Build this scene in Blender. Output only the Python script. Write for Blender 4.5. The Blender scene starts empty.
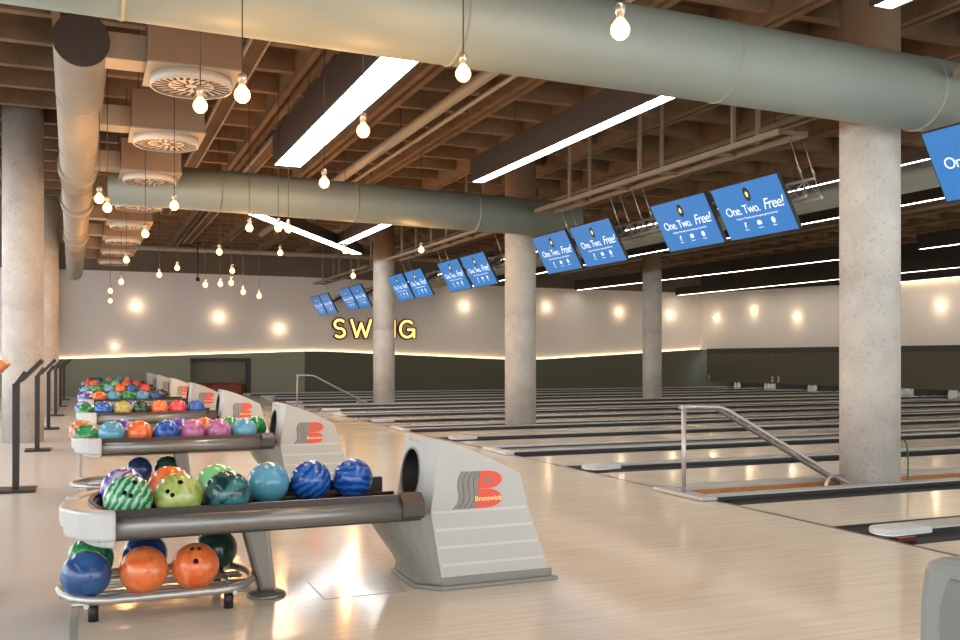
import bpy, bmesh, math, random
from mathutils import Vector, Matrix
random.seed(7)
PI = math.pi
scene = bpy.context.scene
C = scene.collection
H = 1.176

# ------------------------------------------------------------------ helpers
class MB:
    def __init__(s):
        s.v = []; s.f = []; s.m = []; s.sm = []
    def add(s, vs, fs, mi=0, smooth=False):
        o = len(s.v); s.v += [tuple(v) for v in vs]
        for f in fs:
            s.f.append([i + o for i in f]); s.m.append(mi); s.sm.append(smooth)
    def box(s, x0, x1, y0, y1, z0, z1, mi=0):
        v = [(x0,y0,z0),(x1,y0,z0),(x1,y1,z0),(x0,y1,z0),(x0,y0,z1),(x1,y0,z1),(x1,y1,z1),(x0,y1,z1)]
        s.add(v, [(0,3,2,1),(4,5,6,7),(0,1,5,4),(1,2,6,5),(2,3,7,6),(3,0,4,7)], mi)
    def cyl(s, a, b, r0, r1=None, n=16, caps=True, mi=0, smooth=True):
        if r1 is None: r1 = r0
        a = Vector(a); b = Vector(b); d = (b - a).normalized()
        u = d.orthogonal().normalized(); w = d.cross(u)
        vs = []
        for k in range(n):
            t = 2*PI*k/n; e = u*math.cos(t) + w*math.sin(t)
            vs.append(a + e*r0); vs.append(b + e*r1)
        fs = [(2*k, 2*((k+1) % n), 2*((k+1) % n)+1, 2*k+1) for k in range(n)]
        s.add(vs, fs, mi, smooth)
        if caps:
            s.add([vs[2*k] for k in range(n)], [tuple(reversed(range(n)))], mi)
            s.add([vs[2*k+1] for k in range(n)], [tuple(range(n))], mi)
    def tube(s, pts, r, n=10, closed=False, mi=0):
        pts = [Vector(p) for p in pts]; N = len(pts); rings = []
        up = None
        for i, p in enumerate(pts):
            if closed: d = pts[(i+1) % N] - pts[i-1]
            else: d = pts[min(i+1, N-1)] - pts[max(i-1, 0)]
            d.normalize()
            if up is None: up = d.orthogonal().normalized()
            up = (up - d*up.dot(d)).normalized(); w = d.cross(up)
            rings.append([p + up*(r*math.cos(2*PI*k/n)) + w*(r*math.sin(2*PI*k/n)) for k in range(n)])
        vs = [q for g in rings for q in g]; fs = []
        M = N if closed else N - 1
        for i in range(M):
            j = (i+1) % N
            for k in range(n):
                l = (k+1) % n
                fs.append((i*n+k, i*n+l, j*n+l, j*n+k))
        s.add(vs, fs, mi, True)
        if not closed:
            s.add(rings[0], [tuple(reversed(range(n)))], mi); s.add(rings[-1], [tuple(range(n))], mi)
    def lathe(s, prof, n=24, c=(0,0,0), mi=0, smooth=True, cap=True):
        vs = []; fs = []; m = len(prof)
        for k in range(n):
            t = 2*PI*k/n
            for r, z in prof: vs.append((c[0]+r*math.cos(t), c[1]+r*math.sin(t), c[2]+z))
        for k in range(n):
            l = (k+1) % n
            for i in range(m-1): fs.append((k*m+i, l*m+i, l*m+i+1, k*m+i+1))
        s.add(vs, fs, mi, smooth)
        if cap:
            if prof[0][0] > 1e-5: s.add([vs[k*m] for k in range(n)], [tuple(reversed(range(n)))], mi)
            if prof[-1][0] > 1e-5: s.add([vs[k*m+m-1] for k in range(n)], [tuple(range(n))], mi)
    def prism(s, poly, axis, a, b, mi=0, smooth=False):
        """poly = list of 2d points; axis 'x': (y,z); 'y': (x,z); 'z': (x,y)"""
        def P(p, t):
            return (t, p[0], p[1]) if axis == 'x' else (p[0], t, p[1]) if axis == 'y' else (p[0], p[1], t)
        n = len(poly)
        va = [P(p, a) for p in poly]; vb = [P(p, b) for p in poly]
        s.add(va + vb, [(i, (i+1) % n, (i+1) % n + n, i + n) for i in range(n)], mi, smooth)
        s.add(va, [tuple(reversed(range(n)))], mi); s.add(vb, [tuple(range(n))], mi)
    def mesh(s, name, mats):
        me = bpy.data.meshes.new(name)
        me.from_pydata(s.v, [], s.f)
        for m in (mats if isinstance(mats, (list, tuple)) else [mats]): me.materials.append(m)
        for p, mi, sm in zip(me.polygons, s.m, s.sm): p.material_index = mi; p.use_smooth = sm
        bm = bmesh.new(); bm.from_mesh(me)
        bmesh.ops.remove_doubles(bm, verts=bm.verts, dist=1e-5)
        bmesh.ops.recalc_face_normals(bm, faces=bm.faces)
        bm.to_mesh(me); bm.free()
        return me
    def build(s, name, mats, parent=None, loc=(0,0,0), bevel=0, angle=35):
        o = bpy.data.objects.new(name, s.mesh(name, mats)); C.objects.link(o)
        o.location = loc; o.parent = parent
        if bevel:
            b = o.modifiers.new('bevel', 'BEVEL'); b.width = bevel; b.segments = 2
            b.limit_method = 'ANGLE'; b.angle_limit = math.radians(angle)
        return o

def tag(o, label=None, cat=None, group=None, kind=None):
    if label: o['label'] = label
    if cat: o['category'] = cat
    if group: o['group'] = group
    if kind: o['kind'] = kind
    return o
def thing(name, label, cat, loc=(0,0,0), group=None):
    o = bpy.data.objects.new(name, None); C.objects.link(o); o.location = loc; o.empty_display_size = .1
    return tag(o, label, cat, group)
def struct(o): return tag(o, kind='structure')
def copy_tree(o, parent=None):
    c = o.copy(); C.objects.link(c); c.parent = parent
    for ch in list(o.children): copy_tree(ch, c)
    return c
def dup(o, loc, label, group=None):
    c = copy_tree(o); c.location = loc; c['label'] = label
    if group: c['group'] = group
    return c
ORD = ['first','second','third','fourth','fifth','sixth','seventh','eighth','ninth','tenth','eleventh','twelfth','thirteenth','fourteenth','fifteenth','sixteenth']

# ------------------------------------------------------------------ materials
def new_mat(name):
    m = bpy.data.materials.new(name); m.use_nodes = True
    nt = m.node_tree; b = nt.nodes['Principled BSDF']
    return m, nt, b
def N(nt, t, **kw):
    n = nt.nodes.new(t)
    for k, v in kw.items(): setattr(n, k, v)
    return n
def plain(name, col, rough=.5, metal=0, noise=.0, nscale=8, coat=0, bump=0, spec=.5):
    m, nt, b = new_mat(name)
    b.inputs['Base Color'].default_value = (*col, 1); b.inputs['Roughness'].default_value = rough
    b.inputs['Metallic'].default_value = metal; b.inputs['Coat Weight'].default_value = coat
    b.inputs['Specular IOR Level'].default_value = spec
    tc = N(nt, 'ShaderNodeTexCoord'); nz = N(nt, 'ShaderNodeTexNoise'); nz.inputs['Scale'].default_value = nscale
    nz.inputs['Detail'].default_value = 5
    nt.links.new(tc.outputs['Object'], nz.inputs['Vector'])
    if noise:
        mx = N(nt, 'ShaderNodeMix', data_type='RGBA')
        mx.inputs[6].default_value = (*[c*(1-noise) for c in col], 1); mx.inputs[7].default_value = (*[min(1, c*(1+noise)) for c in col], 1)
        nt.links.new(nz.outputs['Fac'], mx.inputs[0]); nt.links.new(mx.outputs[2], b.inputs['Base Color'])
    if bump:
        bp = N(nt, 'ShaderNodeBump'); bp.inputs['Strength'].default_value = bump; bp.inputs['Distance'].default_value = .02
        nt.links.new(nz.outputs['Fac'], bp.inputs['Height']); nt.links.new(bp.outputs[0], b.inputs['Normal'])
    return m
def emit(name, col, st):
    m, nt, b = new_mat(name)
    b.inputs['Base Color'].default_value = (*[c*.5 for c in col], 1)
    b.inputs['Emission Color'].default_value = (*col, 1); b.inputs['Emission Strength'].default_value = st
    return m
def concrete(name, c1, c2, rough=.8, stain=None):
    m, nt, b = new_mat(name); b.inputs['Roughness'].default_value = rough
    tc = N(nt, 'ShaderNodeTexCoord')
    n1 = N(nt, 'ShaderNodeTexNoise'); n1.inputs['Scale'].default_value = 2.2; n1.inputs['Detail'].default_value = 8; n1.inputs['Roughness'].default_value = .65
    n2 = N(nt, 'ShaderNodeTexNoise'); n2.inputs['Scale'].default_value = 26; n2.inputs['Detail'].default_value = 3
    nt.links.new(tc.outputs['Object'], n1.inputs[0]); nt.links.new(tc.outputs['Object'], n2.inputs[0])
    r = N(nt, 'ShaderNodeValToRGB'); r.color_ramp.elements[0].position = .32; r.color_ramp.elements[1].position = .7
    r.color_ramp.elements[0].color = (*c1, 1); r.color_ramp.elements[1].color = (*c2, 1)
    nt.links.new(n1.outputs['Fac'], r.inputs[0])
    r2 = N(nt, 'ShaderNodeValToRGB'); r2.color_ramp.elements[0].position = .28; r2.color_ramp.elements[1].position = .42
    r2.color_ramp.elements[0].color = (.6, .58, .55, 1); r2.color_ramp.elements[1].color = (1, 1, 1, 1)
    nt.links.new(n2.outputs['Fac'], r2.inputs[0])
    mx = N(nt, 'ShaderNodeMix', data_type='RGBA', blend_type='MULTIPLY'); mx.inputs[0].default_value = .6
    nt.links.new(r.outputs[0], mx.inputs[6]); nt.links.new(r2.outputs[0], mx.inputs[7])
    out = mx.outputs[2]
    if stain:   # rust coloured stain band at the column head
        sp = N(nt, 'ShaderNodeSeparateXYZ'); nt.links.new(tc.outputs['Object'], sp.inputs[0])
        ad = N(nt, 'ShaderNodeMath', operation='ADD'); nt.links.new(sp.outputs[2], ad.inputs[0])
        ml = N(nt, 'ShaderNodeMath', operation='MULTIPLY'); ml.inputs[1].default_value = .5
        nt.links.new(n1.outputs['Fac'], ml.inputs[0]); nt.links.new(ml.outputs[0], ad.inputs[1])
        r3 = N(nt, 'ShaderNodeValToRGB'); r3.color_ramp.elements[0].position = .0; r3.color_ramp.elements[1].position = 1
        mr = N(nt, 'ShaderNodeMapRange'); mr.inputs[1].default_value = stain; mr.inputs[2].default_value = stain+.12
        nt.links.new(ad.outputs[0], mr.inputs[0])
        m2 = N(nt, 'ShaderNodeMix', data_type='RGBA'); nt.links.new(mr.outputs[0], m2.inputs[0])
        nt.links.new(out, m2.inputs[6]); m2.inputs[7].default_value = (.27, .17, .10, 1); out = m2.outputs[2]
    nt.links.new(out, b.inputs['Base Color'])
    bp = N(nt, 'ShaderNodeBump'); bp.inputs['Strength'].default_value = .15; bp.inputs['Distance'].default_value = .01
    nt.links.new(n2.outputs['Fac'], bp.inputs['Height']); nt.links.new(bp.outputs[0], b.inputs['Normal'])
    return m
def planks(name, c1, c2, rough, length=3.0, width=.04, bump=.02, mortar=.3):
    """boards running along x (the lane direction)"""
    m, nt, b = new_mat(name)
    tc = N(nt, 'ShaderNodeTexCoord')
    br = N(nt, 'ShaderNodeTexBrick'); br.offset = .37; br.inputs['Scale'].default_value = 1
    br.inputs['Brick Width'].default_value = length; br.inputs['Row Height'].default_value = width
    br.inputs['Mortar Size'].default_value = .0012; br.inputs['Bias'].default_value = 0
    br.inputs['Color1'].default_value = (*c1, 1); br.inputs['Color2'].default_value = (*c2, 1)
    br.inputs['Mortar'].default_value = (*[c*(1-mortar) for c in c1], 1)
    nt.links.new(tc.outputs['Object'], br.inputs['Vector'])
    mp = N(nt, 'ShaderNodeMapping'); mp.inputs['Scale'].default_value = (1.5, 30, 1)
    nt.links.new(tc.outputs['Object'], mp.inputs[0])
    nz = N(nt, 'ShaderNodeTexNoise'); nz.inputs['Scale'].default_value = 1.5; nz.inputs['Detail'].default_value = 6
    nt.links.new(mp.outputs[0], nz.inputs[0])
    mx = N(nt, 'ShaderNodeMix', data_type='RGBA', blend_type='MULTIPLY'); mx.inputs[0].default_value = .35
    rr = N(nt, 'ShaderNodeValToRGB'); rr.color_ramp.elements[0].color = (.72, .66, .58, 1); rr.color_ramp.elements[1].color = (1.0, 1.0, 1.0, 1)
    rr.color_ramp.elements[0].position = .3; rr.color_ramp.elements[1].position = .6
    nt.links.new(nz.outputs['Fac'], rr.inputs[0])
    nt.links.new(br.outputs['Color'], mx.inputs[6]); nt.links.new(rr.outputs[0], mx.inputs[7])
    nt.links.new(mx.outputs[2], b.inputs['Base Color'])
    n2 = N(nt, 'ShaderNodeTexNoise'); n2.inputs['Scale'].default_value = 1.3; n2.inputs['Detail'].default_value = 4
    nt.links.new(tc.outputs['Object'], n2.inputs[0])
    mr = N(nt, 'ShaderNodeMapRange'); mr.inputs[1].default_value = .3; mr.inputs[2].default_value = .7
    mr.inputs[3].default_value = rough*.75; mr.inputs[4].default_value = rough*1.3
    nt.links.new(n2.outputs['Fac'], mr.inputs[0]); nt.links.new(mr.outputs[0], b.inputs['Roughness'])
    n3 = N(nt, 'ShaderNodeTexNoise'); n3.inputs['Scale'].default_value = 5
    nt.links.new(tc.outputs['Object'], n3.inputs[0])
    bp = N(nt, 'ShaderNodeBump'); bp.inputs['Strength'].default_value = bump; bp.inputs['Distance'].default_value = .02
    nt.links.new(n3.outputs['Fac'], bp.inputs['Height']); nt.links.new(bp.outputs[0], b.inputs['Normal'])
    return m
def ball_mat(name, c1, c2, c3=None, scale=9, style='marble'):
    m, nt, b = new_mat(name)
    b.inputs['Roughness'].default_value = .22; b.inputs['Coat Weight'].default_value = .35; b.inputs['Coat Roughness'].default_value = .12
    tc = N(nt, 'ShaderNodeTexCoord')
    if style == 'stripe':
        w = N(nt, 'ShaderNodeTexWave'); w.inputs['Scale'].default_value = scale; w.inputs['Distortion'].default_value = 3.5
        w.inputs['Detail'].default_value = 3; w.inputs['Detail Scale'].default_value = 3
    else:
        w = N(nt, 'ShaderNodeTexNoise'); w.inputs['Scale'].default_value = scale; w.inputs['Detail'].default_value = 6
        w.inputs['Distortion'].default_value = 2.2
    nt.links.new(tc.outputs['Object'], w.inputs['Vector'])
    r = N(nt, 'ShaderNodeValToRGB'); e = r.color_ramp.elements
    lo, hi = (.15, .85) if style == 'stripe' else (.38, .62)
    e[0].position = lo; e[1].position = hi; e[0].color = (*c1, 1); e[1].color = (*c2, 1)
    if c3: k = e.new((lo+hi)/2); k.color = (*c3, 1)
    nt.links.new(w.outputs['Fac'], r.inputs[0]); nt.links.new(r.outputs[0], b.inputs['Base Color'])
    return m

M = {}
M['concrete'] = concrete('column_concrete', (.42, .41, .37), (.60, .585, .53), .75, stain=3.8)
M['concrete2'] = concrete('column_concrete_pale', (.46, .43, .38), (.66, .62, .56), .75)
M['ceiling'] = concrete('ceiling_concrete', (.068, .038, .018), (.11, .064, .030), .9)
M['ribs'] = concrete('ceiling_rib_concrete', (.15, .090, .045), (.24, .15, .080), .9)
M['housing'] = plain('lamp_housing', (.035, .024, .017), .6)
M['concrete_st'] = concrete('column_concrete_rust_head', (.42, .41, .37), (.60, .585, .53), .75, stain=3.52)
M['steel_brown'] = plain('painted_steel', (.26, .21, .15), .6, .1, .15)
M['green_dark'] = plain('green_panel_darker', (.085, .088, .058), .65, 0, .06, 2)  # wainscot green set darker right of the trim
M['duct'] = plain('duct_grey', (.27, .305, .255), .5, .1, .05, 3)
M['duct_in'] = plain('duct_tan', (.37, .32, .25), .5, .2, .12, 4)
M['plenum'] = plain('plenum_box', (.25, .17, .11), .7, 0, .1)
M['white_metal'] = plain('white_metal', (.56, .52, .45), .4, .1)
M['wall'] = plain('wall_plaster', (.78, .73, .68), .9, 0, .03, 1.5)
M['green'] = plain('green_panel', (.25, .27, .20), .65, 0, .06, 2)
M['mask'] = plain('mask_panel', (.085, .080, .055), .6, 0, .08, 3)
M['mask_top'] = plain('mask_top_band', (.045, .043, .035), .6)
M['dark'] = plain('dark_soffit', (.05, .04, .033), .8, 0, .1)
M['soffit'] = plain('brown_bulkhead', (.17, .13, .095), .85, 0, .12, 2)
M['black'] = plain('black_plastic', (.015, .015, .015), .45)
M['blackmetal'] = plain('black_metal', (.035, .034, .032), .4, .5)
M['tile'] = plain('pale_floor_tile', (.62, .61, .58), .25, 0, .03, 1.2)
M['approach'] = planks('approach_maple', (.72, .635, .49), (.77, .69, .545), .125, 2.4, .028, .03, .10)
M['lane'] = planks('lane_maple', (.68, .60, .47), (.75, .67, .54), .11, 4, .027, .006, .15)
M['orangewood'] = planks('orange_board', (.52, .25, .08), (.62, .31, .10), .3, .9, .5, .01, .5)
M['gutter'] = plain('gutter_grey', (.030, .032, .030), .32, .1, .15, 4)
M['cap'] = plain('cap_grey', (.50, .50, .48), .35, .2, .06)
M['cap_white'] = plain('cap_nose_white', (.62, .63, .62), .35)
M['hood'] = plain('hood_grey', (.50, .51, .48), .42, 0, .04, 6)
M['hood_dark'] = plain('hood_dark_grey', (.25, .255, .225), .45, 0, .06, 6)  # darker copy of the hood grey, shading of the lower front painted in
M['skirt'] = plain('skirt_grey', (.24, .24, .215), .5)
M['ridge'] = plain('ridge_light', (.62, .62, .58), .45)
M['rail'] = plain('rail_metal', (.25, .245, .23), .34, .6, .05)
M['rail_dark'] = plain('rail_dark', (.06, .052, .045), .4, .3)
M['trough'] = plain('trough_black', (.025, .023, .02), .55)
M['endcap'] = plain('end_cap_grey', (.58, .59, .57), .3, .1)
M['chrome'] = plain('steel_tube', (.52, .50, .47), .38, .75)
M['legmetal'] = plain('leg_metal', (.23, .215, .19), .35, .6)
M['red'] = plain('logo_red', (.80, .10, .055), .5)
M['logo_grey'] = plain('logo_grey', (.24, .24, .22), .5)
M['logo_text'] = plain('logo_text', (.9, .75, .35), .5)
M['strip'] = plain('metal_edging', (.62, .60, .58), .3, .8)
M['cord'] = plain('cord_black', (.03, .025, .02), .6)
M['socket'] = plain('socket_metal', (.55, .45, .34), .35, .7)
M['bulb'] = emit('bulb_glow', (1.0, .50, .17), 5.5)
M['wallbulb'] = emit('wall_bulb_glow', (1.0, .80, .55), 14)
M['panel'] = emit('panel_light', (.97, .98, 1.0), 14)
M['tube_light'] = emit('tube_light', (1.0, .90, .76), 14)
M['panel_fill'] = emit('panel_light_fill', (.95, .97, 1.0), 6)  # glow of the added fill panels overhead
M['cove'] = emit('cove_light', (1.0, .72, .40), 9)
M['screen'] = emit('screen_blue', (.022, .155, .43), .9)
M['screen_text'] = emit('screen_white', (.75, .88, 1.0), .9)
M['neon'] = emit('neon_yellow', (1.0, .62, .16), 2.2)
M['sign_dark'] = plain('sign_channel', (.16, .09, .035), .5, .2)
M['orange'] = plain('orange_top', (.75, .22, .05), .4)
M['pin'] = plain('pin_white', (.8, .8, .78), .25)
M['numwhite'] = plain('number_white', (.8, .8, .75), .5)
M['redbrown'] = plain('red_brown_fabric', (.30, .075, .05), .8, 0, .4, 14)
M['screw'] = plain('bright_rod', (.55, .5, .42), .35, .7)
M['greencable'] = plain('green_cable', (.03, .13, .08), .5)
M['console'] = plain('console_grey', (.26, .27, .25), .45, 0, .04)
M['console_in'] = plain('console_inset', (.19, .195, .18), .45)

BALL = {
 'green swirled': ball_mat('ball_green_white', (.012, .20, .08), (.40, .66, .44), (.03, .36, .15), 11, 'stripe'),
 'lime green': ball_mat('ball_lime', (.28, .38, .06), (.50, .58, .22), None, 9),
 'dark teal': ball_mat('ball_teal', (.008, .035, .04), (.05, .24, .25), None, 7),
 'blue and purple': ball_mat('ball_bluepurple', (.03, .08, .50), (.55, .55, .75), (.16, .06, .42), 9),
 'orange': ball_mat('ball_orange', (.80, .13, .03), (.92, .27, .08), None, 6),
 'pale green': ball_mat('ball_palegreen', (.13, .58, .20), (.25, .72, .33), None, 4),
 'light blue': ball_mat('ball_lightblue', (.07, .32, .50), (.16, .45, .60), None, 4),
 'royal blue': ball_mat('ball_royal', (.01, .06, .34), (.045, .19, .56), (.015, .11, .50), 9, 'stripe'),
 'navy blue': ball_mat('ball_navy', (.008, .022, .09), (.02, .06, .20), None, 5),
 'deep blue': ball_mat('ball_deepblue', (.015, .06, .20), (.03, .12, .32), None, 5),
 'dark green': ball_mat('ball_darkgreen', (.006, .022, .015), (.02, .09, .05), None, 7),
 'green': ball_mat('ball_green', (.01, .16, .04), (.06, .42, .14), None, 9),
 'magenta': ball_mat('ball_magenta', (.36, .06, .22), (.62, .25, .45), None, 6),
 'red': ball_mat('ball_red', (.60, .02, .04), (.78, .12, .12), None, 7),
 'yellow': ball_mat('ball_yellow', (.42, .36, .06), (.62, .55, .20), None, 8),
 'pink': ball_mat('ball_pink', (.62, .16, .16), (.75, .35, .33), None, 7),
 'blue and white': ball_mat('ball_bluewhite', (.02, .06, .38), (.6, .62, .66), (.05, .12, .5), 6),
}

# ------------------------------------------------------------------ camera / world
cam = bpy.data.cameras.new('camera'); co = bpy.data.objects.new('camera', cam); C.objects.link(co)
co.location = (0, 0, H); co.rotation_euler = (PI/2, 0, -math.atan2(394, 946))
cam.sensor_width = 36; cam.lens = 946/960*36; cam.shift_y = 38/960; cam.clip_end = 200
scene.camera = co
w = bpy.data.worlds.new('world'); scene.world = w; w.use_nodes = True
bg = w.node_tree.nodes['Background']; bg.inputs[0].default_value = (.93, .96, 1.0, 1); bg.inputs[1].default_value = 4.2
scene.view_settings.view_transform = 'Standard'; scene.view_settings.look = 'None'
scene.view_settings.gamma = 1; scene.view_settings.exposure = 0.08; scene.view_settings.use_curve_mapping = False

# ------------------------------------------------------------------ room shell
X0, X1, Y0, Y1 = -7.0, 24.4, -6.0, 31.5
CZ = 4.75
FL = 4.8        # foul line
b = MB(); b.box(X0, -.065, Y0, Y1+.3, -.3, 0); struct(b.build('floor', M['tile']))
b = MB(); b.box(-.035, FL, Y0, 31.45, -.3, 0); struct(b.build('floor', M['approach']))
b = MB(); b.box(-.065, -.035, Y0, 31.4, -.3, .003); tag(b.build('trim_1', M['strip']), kind='structure')

# ceiling slab with coffers
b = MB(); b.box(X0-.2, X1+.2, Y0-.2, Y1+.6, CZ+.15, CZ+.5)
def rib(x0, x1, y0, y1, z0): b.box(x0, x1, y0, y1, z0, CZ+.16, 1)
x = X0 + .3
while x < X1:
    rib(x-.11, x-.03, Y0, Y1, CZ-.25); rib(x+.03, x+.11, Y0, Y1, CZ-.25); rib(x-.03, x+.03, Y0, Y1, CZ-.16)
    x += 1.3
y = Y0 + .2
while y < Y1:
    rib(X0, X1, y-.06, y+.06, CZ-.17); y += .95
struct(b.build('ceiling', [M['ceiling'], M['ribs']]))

# far wall: white upper part over a zigzag green wainscot
zz = [(X0, 1.08), (-1, 1.14), (6.74, 1.41), (7.4, 1.41), (14.2, 1.13), (15.6, 1.14), (22.6, 1.53)]
def zigz(x):
    for (a, za), (c, zc) in zip(zz, zz[1:]):
        if a <= x <= c: return za + (zc-za)*(x-a)/(c-a)
    return zz[-1][1]
WT = 3.88
b = MB()
b.prism([(X0, .9), (2.95, .9), (2.95, 1.2), (5.1, 1.2), (5.1, .9), (22.6+.2, .9), (22.6+.2, 3.75), (15, 3.78), (6.74, WT), (X0, WT)], 'y', Y1, Y1+.3)
struct(b.build('wall_far', M['wall']))
b = MB(); b.prism([(X0, WT), (6.74, WT), (15, 3.78), (24.4, 3.75), (24.4, CZ+.15), (X0, CZ+.15)], 'y', Y1-.12, Y1+.3)
struct(b.build('wall_far_bulkhead', M['soffit']))
b = MB(); b.box(6.70, 6.74, Y1-.012, Y1+.01, 1.4, WT); struct(b.build('trim_2', M['wall']))
# green wainscot (a little in front), with a niche between x 3.07 and 4.97, z<1.15
GY = Y1-.10
b = MB()
def gpanel(xa, xb, z0=0.0):
    xs = [xa] + [q[0] for q in zz if xa < q[0] < xb] + [xb]
    b.prism([(xa, z0), (xb, z0)] + [(q, zigz(q)) for q in reversed(xs)], 'y', GY, Y1)
gpanel(X0, 3.07); gpanel(3.07, 4.97, 1.17); gpanel(4.97, 6.738)
struct(b.build('wall_wainscot', M['green']))
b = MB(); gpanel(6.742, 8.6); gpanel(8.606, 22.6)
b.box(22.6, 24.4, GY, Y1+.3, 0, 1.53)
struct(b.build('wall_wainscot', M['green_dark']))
b = MB(); b.box(3.0, 5.05, Y1+.8, Y1+.9, -.3, 1.3); b.box(3.0, 3.07, Y1, Y1+.8, -.3, 1.3); b.box(4.97, 5.05, Y1, Y1+.8, -.3, 1.3)
b.box(3.0, 5.05, Y1, Y1+.9, 1.17, 1.3)
struct(b.build('wall_niche', M['green']))
b = MB(); b.box(3.0, 5.05, Y1-.06, Y1+.9, -.3, -.002); struct(b.build('floor', M['approach']))
b = MB(); b.box(4.83, 4.96, GY-.02, GY+.1, .002, 1.168); b.box(3.08, 4.83, GY-.02, GY+.04, 1.12, 1.168)
tag(b.build('niche_frame', M['black'], bevel=.004), 'black frame around the right and top of the dark wall niche', 'frame')
b = MB(); b.box(-.75, .75, -.25, .25, 0, .30)
for i in range(3): b.box(-.73+i*.5, -.27+i*.5, -.24, .24, .30, .36)
o = b.build('bench', M['redbrown'], loc=(3.98, Y1+.32, 0), bevel=.03)
tag(o, 'low reddish brown bench standing in the dark niche of the far wall', 'bench')
# cove LED strip lying on the wainscot top
b = MB()
for (a, za), (c, zc) in zip(zz, zz[1:]):
    b.prism([(a, za-.004), (c, zc-.004), (c, zc+.006), (a, za+.006)], 'y', Y1-.05, Y1-.015)
tag(b.build('cove_light', M['cove']), 'warm glowing light strip along the zigzag top of green wall panelling', 'light strip')
# white pilaster in the far left corner
b = MB(); b.box(-1.35, -.86, Y1-.45, Y1-.1, 0, CZ); struct(b.build('wall_pilaster', M['wall'], bevel=.01))
# end wall above the pins
EX = 22.62
b = MB(); b.prism([(Y0, 1.5), (Y1, 1.5), (Y1, 3.75), (22, 3.50), (Y0, 3.35)], 'x', EX, EX+.2); struct(b.build('wall_end', M['wall']))
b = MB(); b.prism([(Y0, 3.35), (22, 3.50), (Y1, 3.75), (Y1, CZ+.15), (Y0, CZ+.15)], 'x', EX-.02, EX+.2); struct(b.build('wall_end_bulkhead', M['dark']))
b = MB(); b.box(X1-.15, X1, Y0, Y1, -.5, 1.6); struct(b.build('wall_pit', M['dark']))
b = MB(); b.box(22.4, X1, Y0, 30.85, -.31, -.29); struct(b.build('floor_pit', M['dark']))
b = MB(); b.box(EX-.10, EX-.06, 2, 22, 3.43, 3.45); b.box(EX-.12, EX-.02, 2, 22, 3.45, 3.47, 1)
tag(b.build('cove_light', [M['cove'], M['dark']]), 'warm light strip along the top of the end wall above the pins', 'light strip')
# walls out of view with daylight openings
b = MB(); b.box(X0-.2, X0, Y0, Y1, 0, .5); b.box(X0-.2, X0, Y0, Y1, 3.4, CZ+.15)
y = Y0
while y <= Y1: b.box(X0-.2, X0, y-.25, y+.25, .5, 3.4); y += 5.3
struct(b.build('wall_left', M['wall']))
b = MB(); b.box(X0, X1, Y0-.2, Y0, 0, .6); b.box(X0, X1, Y0-.2, Y0, 3.4, CZ+.15)
x = X0
while x <= X1: b.box(x-.25, x+.25, Y0-.2, Y0, .6, 3.4); x += 5.2
struct(b.build('wall_rear', M['wall']))

# ------------------------------------------------------------------ lanes
PAIR = [4.8 + 4*k for k in range(-2, 7)]
LE = 23.9
def gutter_poly(c):
    pts = []
    for k in range(9):
        t = PI + PI*k/8
        pts.append((c + .118*math.cos(t), -.0 + .085*math.sin(t)))
    lower = [(c+.118, -.12), (c-.118, -.12)]
    return [(c-.118, 0.0)] + pts[1:-1] + [(c+.118, 0.0)] + lower
lane_no = 0; div_no = 0
LANES = []
for k, P in enumerate(PAIR):
    for s in (-1, 1):
        LANES.append(P + s*.87)
vis = 0
for P in PAIR[1:]:
    first = P < 1
    for s in (-1, 1):
        yc = P + s*.87
        lm = MB(); lm.box(FL+.004, LE, yc-.52, yc+.52, -.3, -.001)
        # aiming arrows
        for q in range(-3, 4):
            xa = FL + 4.6 - abs(q)*.18 + 0
            lm.add([(xa, yc+q*.13-.018, .0005), (xa+.14, yc+q*.13, .0005), (xa, yc+q*.13+.018, .0005)], [(0, 1, 2)], 1)
        struct(lm.build('floor_lane', [M['lane'], M['rail_dark']]))
    if first: continue
    LN = None
n_l = 0
for P in PAIR[1:]:
    for s in (-1, 1):
        n_l += 1
        for t in (-1, 1):
            yc = P + s*.87 + t*.64
            g = MB(); g.prism(gutter_poly(0), 'x', 0, LE-FL, 0, True)
            g.box(-.012, 0, -.118, .118, -.12, -.0015, 0)
            side = 'near' if t < 0 else 'far'
            if n_l < 3: lab = 'dark grey gutter channel of a lane just outside the right edge, %s side of lane %s' % (side, ['one', 'two'][n_l-1])
            else: lab = 'dark grey ball gutter on the %s side of the %s bowling lane from the camera' % (side, ORD[n_l-3])
            if P > 3:
                tag(g.build('lane_gutter', M['gutter'], loc=(FL+.012, yc, 0)), lab, 'gutter', 'ball gutters beside the lanes')
# dividers in the middle of each pair
def nose(b, L, hw, z):
    pts = [(L, -hw), (L, hw)] + [(-.02 - .16*math.sin(PI*q/8), hw*math.cos(PI*q/8)) for q in range(0, 9)]
    return pts
di = 0
for P in PAIR[2:]:
    t = thing('lane_divider', 'grey capping with white nose between both lanes of the %s lane pair from the camera' % ORD[di], 'lane divider', (FL, P, 0), 'cappings between lanes')
    d = MB(); d.box(.45, LE-FL, -.095, .095, -.12, .032, 0); d.box(.45, LE-FL, -.11, .11, .032, .044, 1); d.build('cap', [M['gutter'], M['cap']], t)
    pts = [(.45, -.11), (.45, .11)] + [(.14 - .10*math.sin(PI*q/8), .11*math.cos(PI*q/8)) for q in range(0, 9)]
    d = MB(); d.prism(pts, 'z', .001, .046); d.build('nose', M['cap_white'], t, bevel=.015)
    d = MB(); d.box(.10, .26, -.145, -.112, -.03, -.002); d.build('red_reflector', plain('dark_red', (.14, .015, .012), .4) if di == 0 else bpy.data.materials['dark_red'], t)
    di += 1
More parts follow.
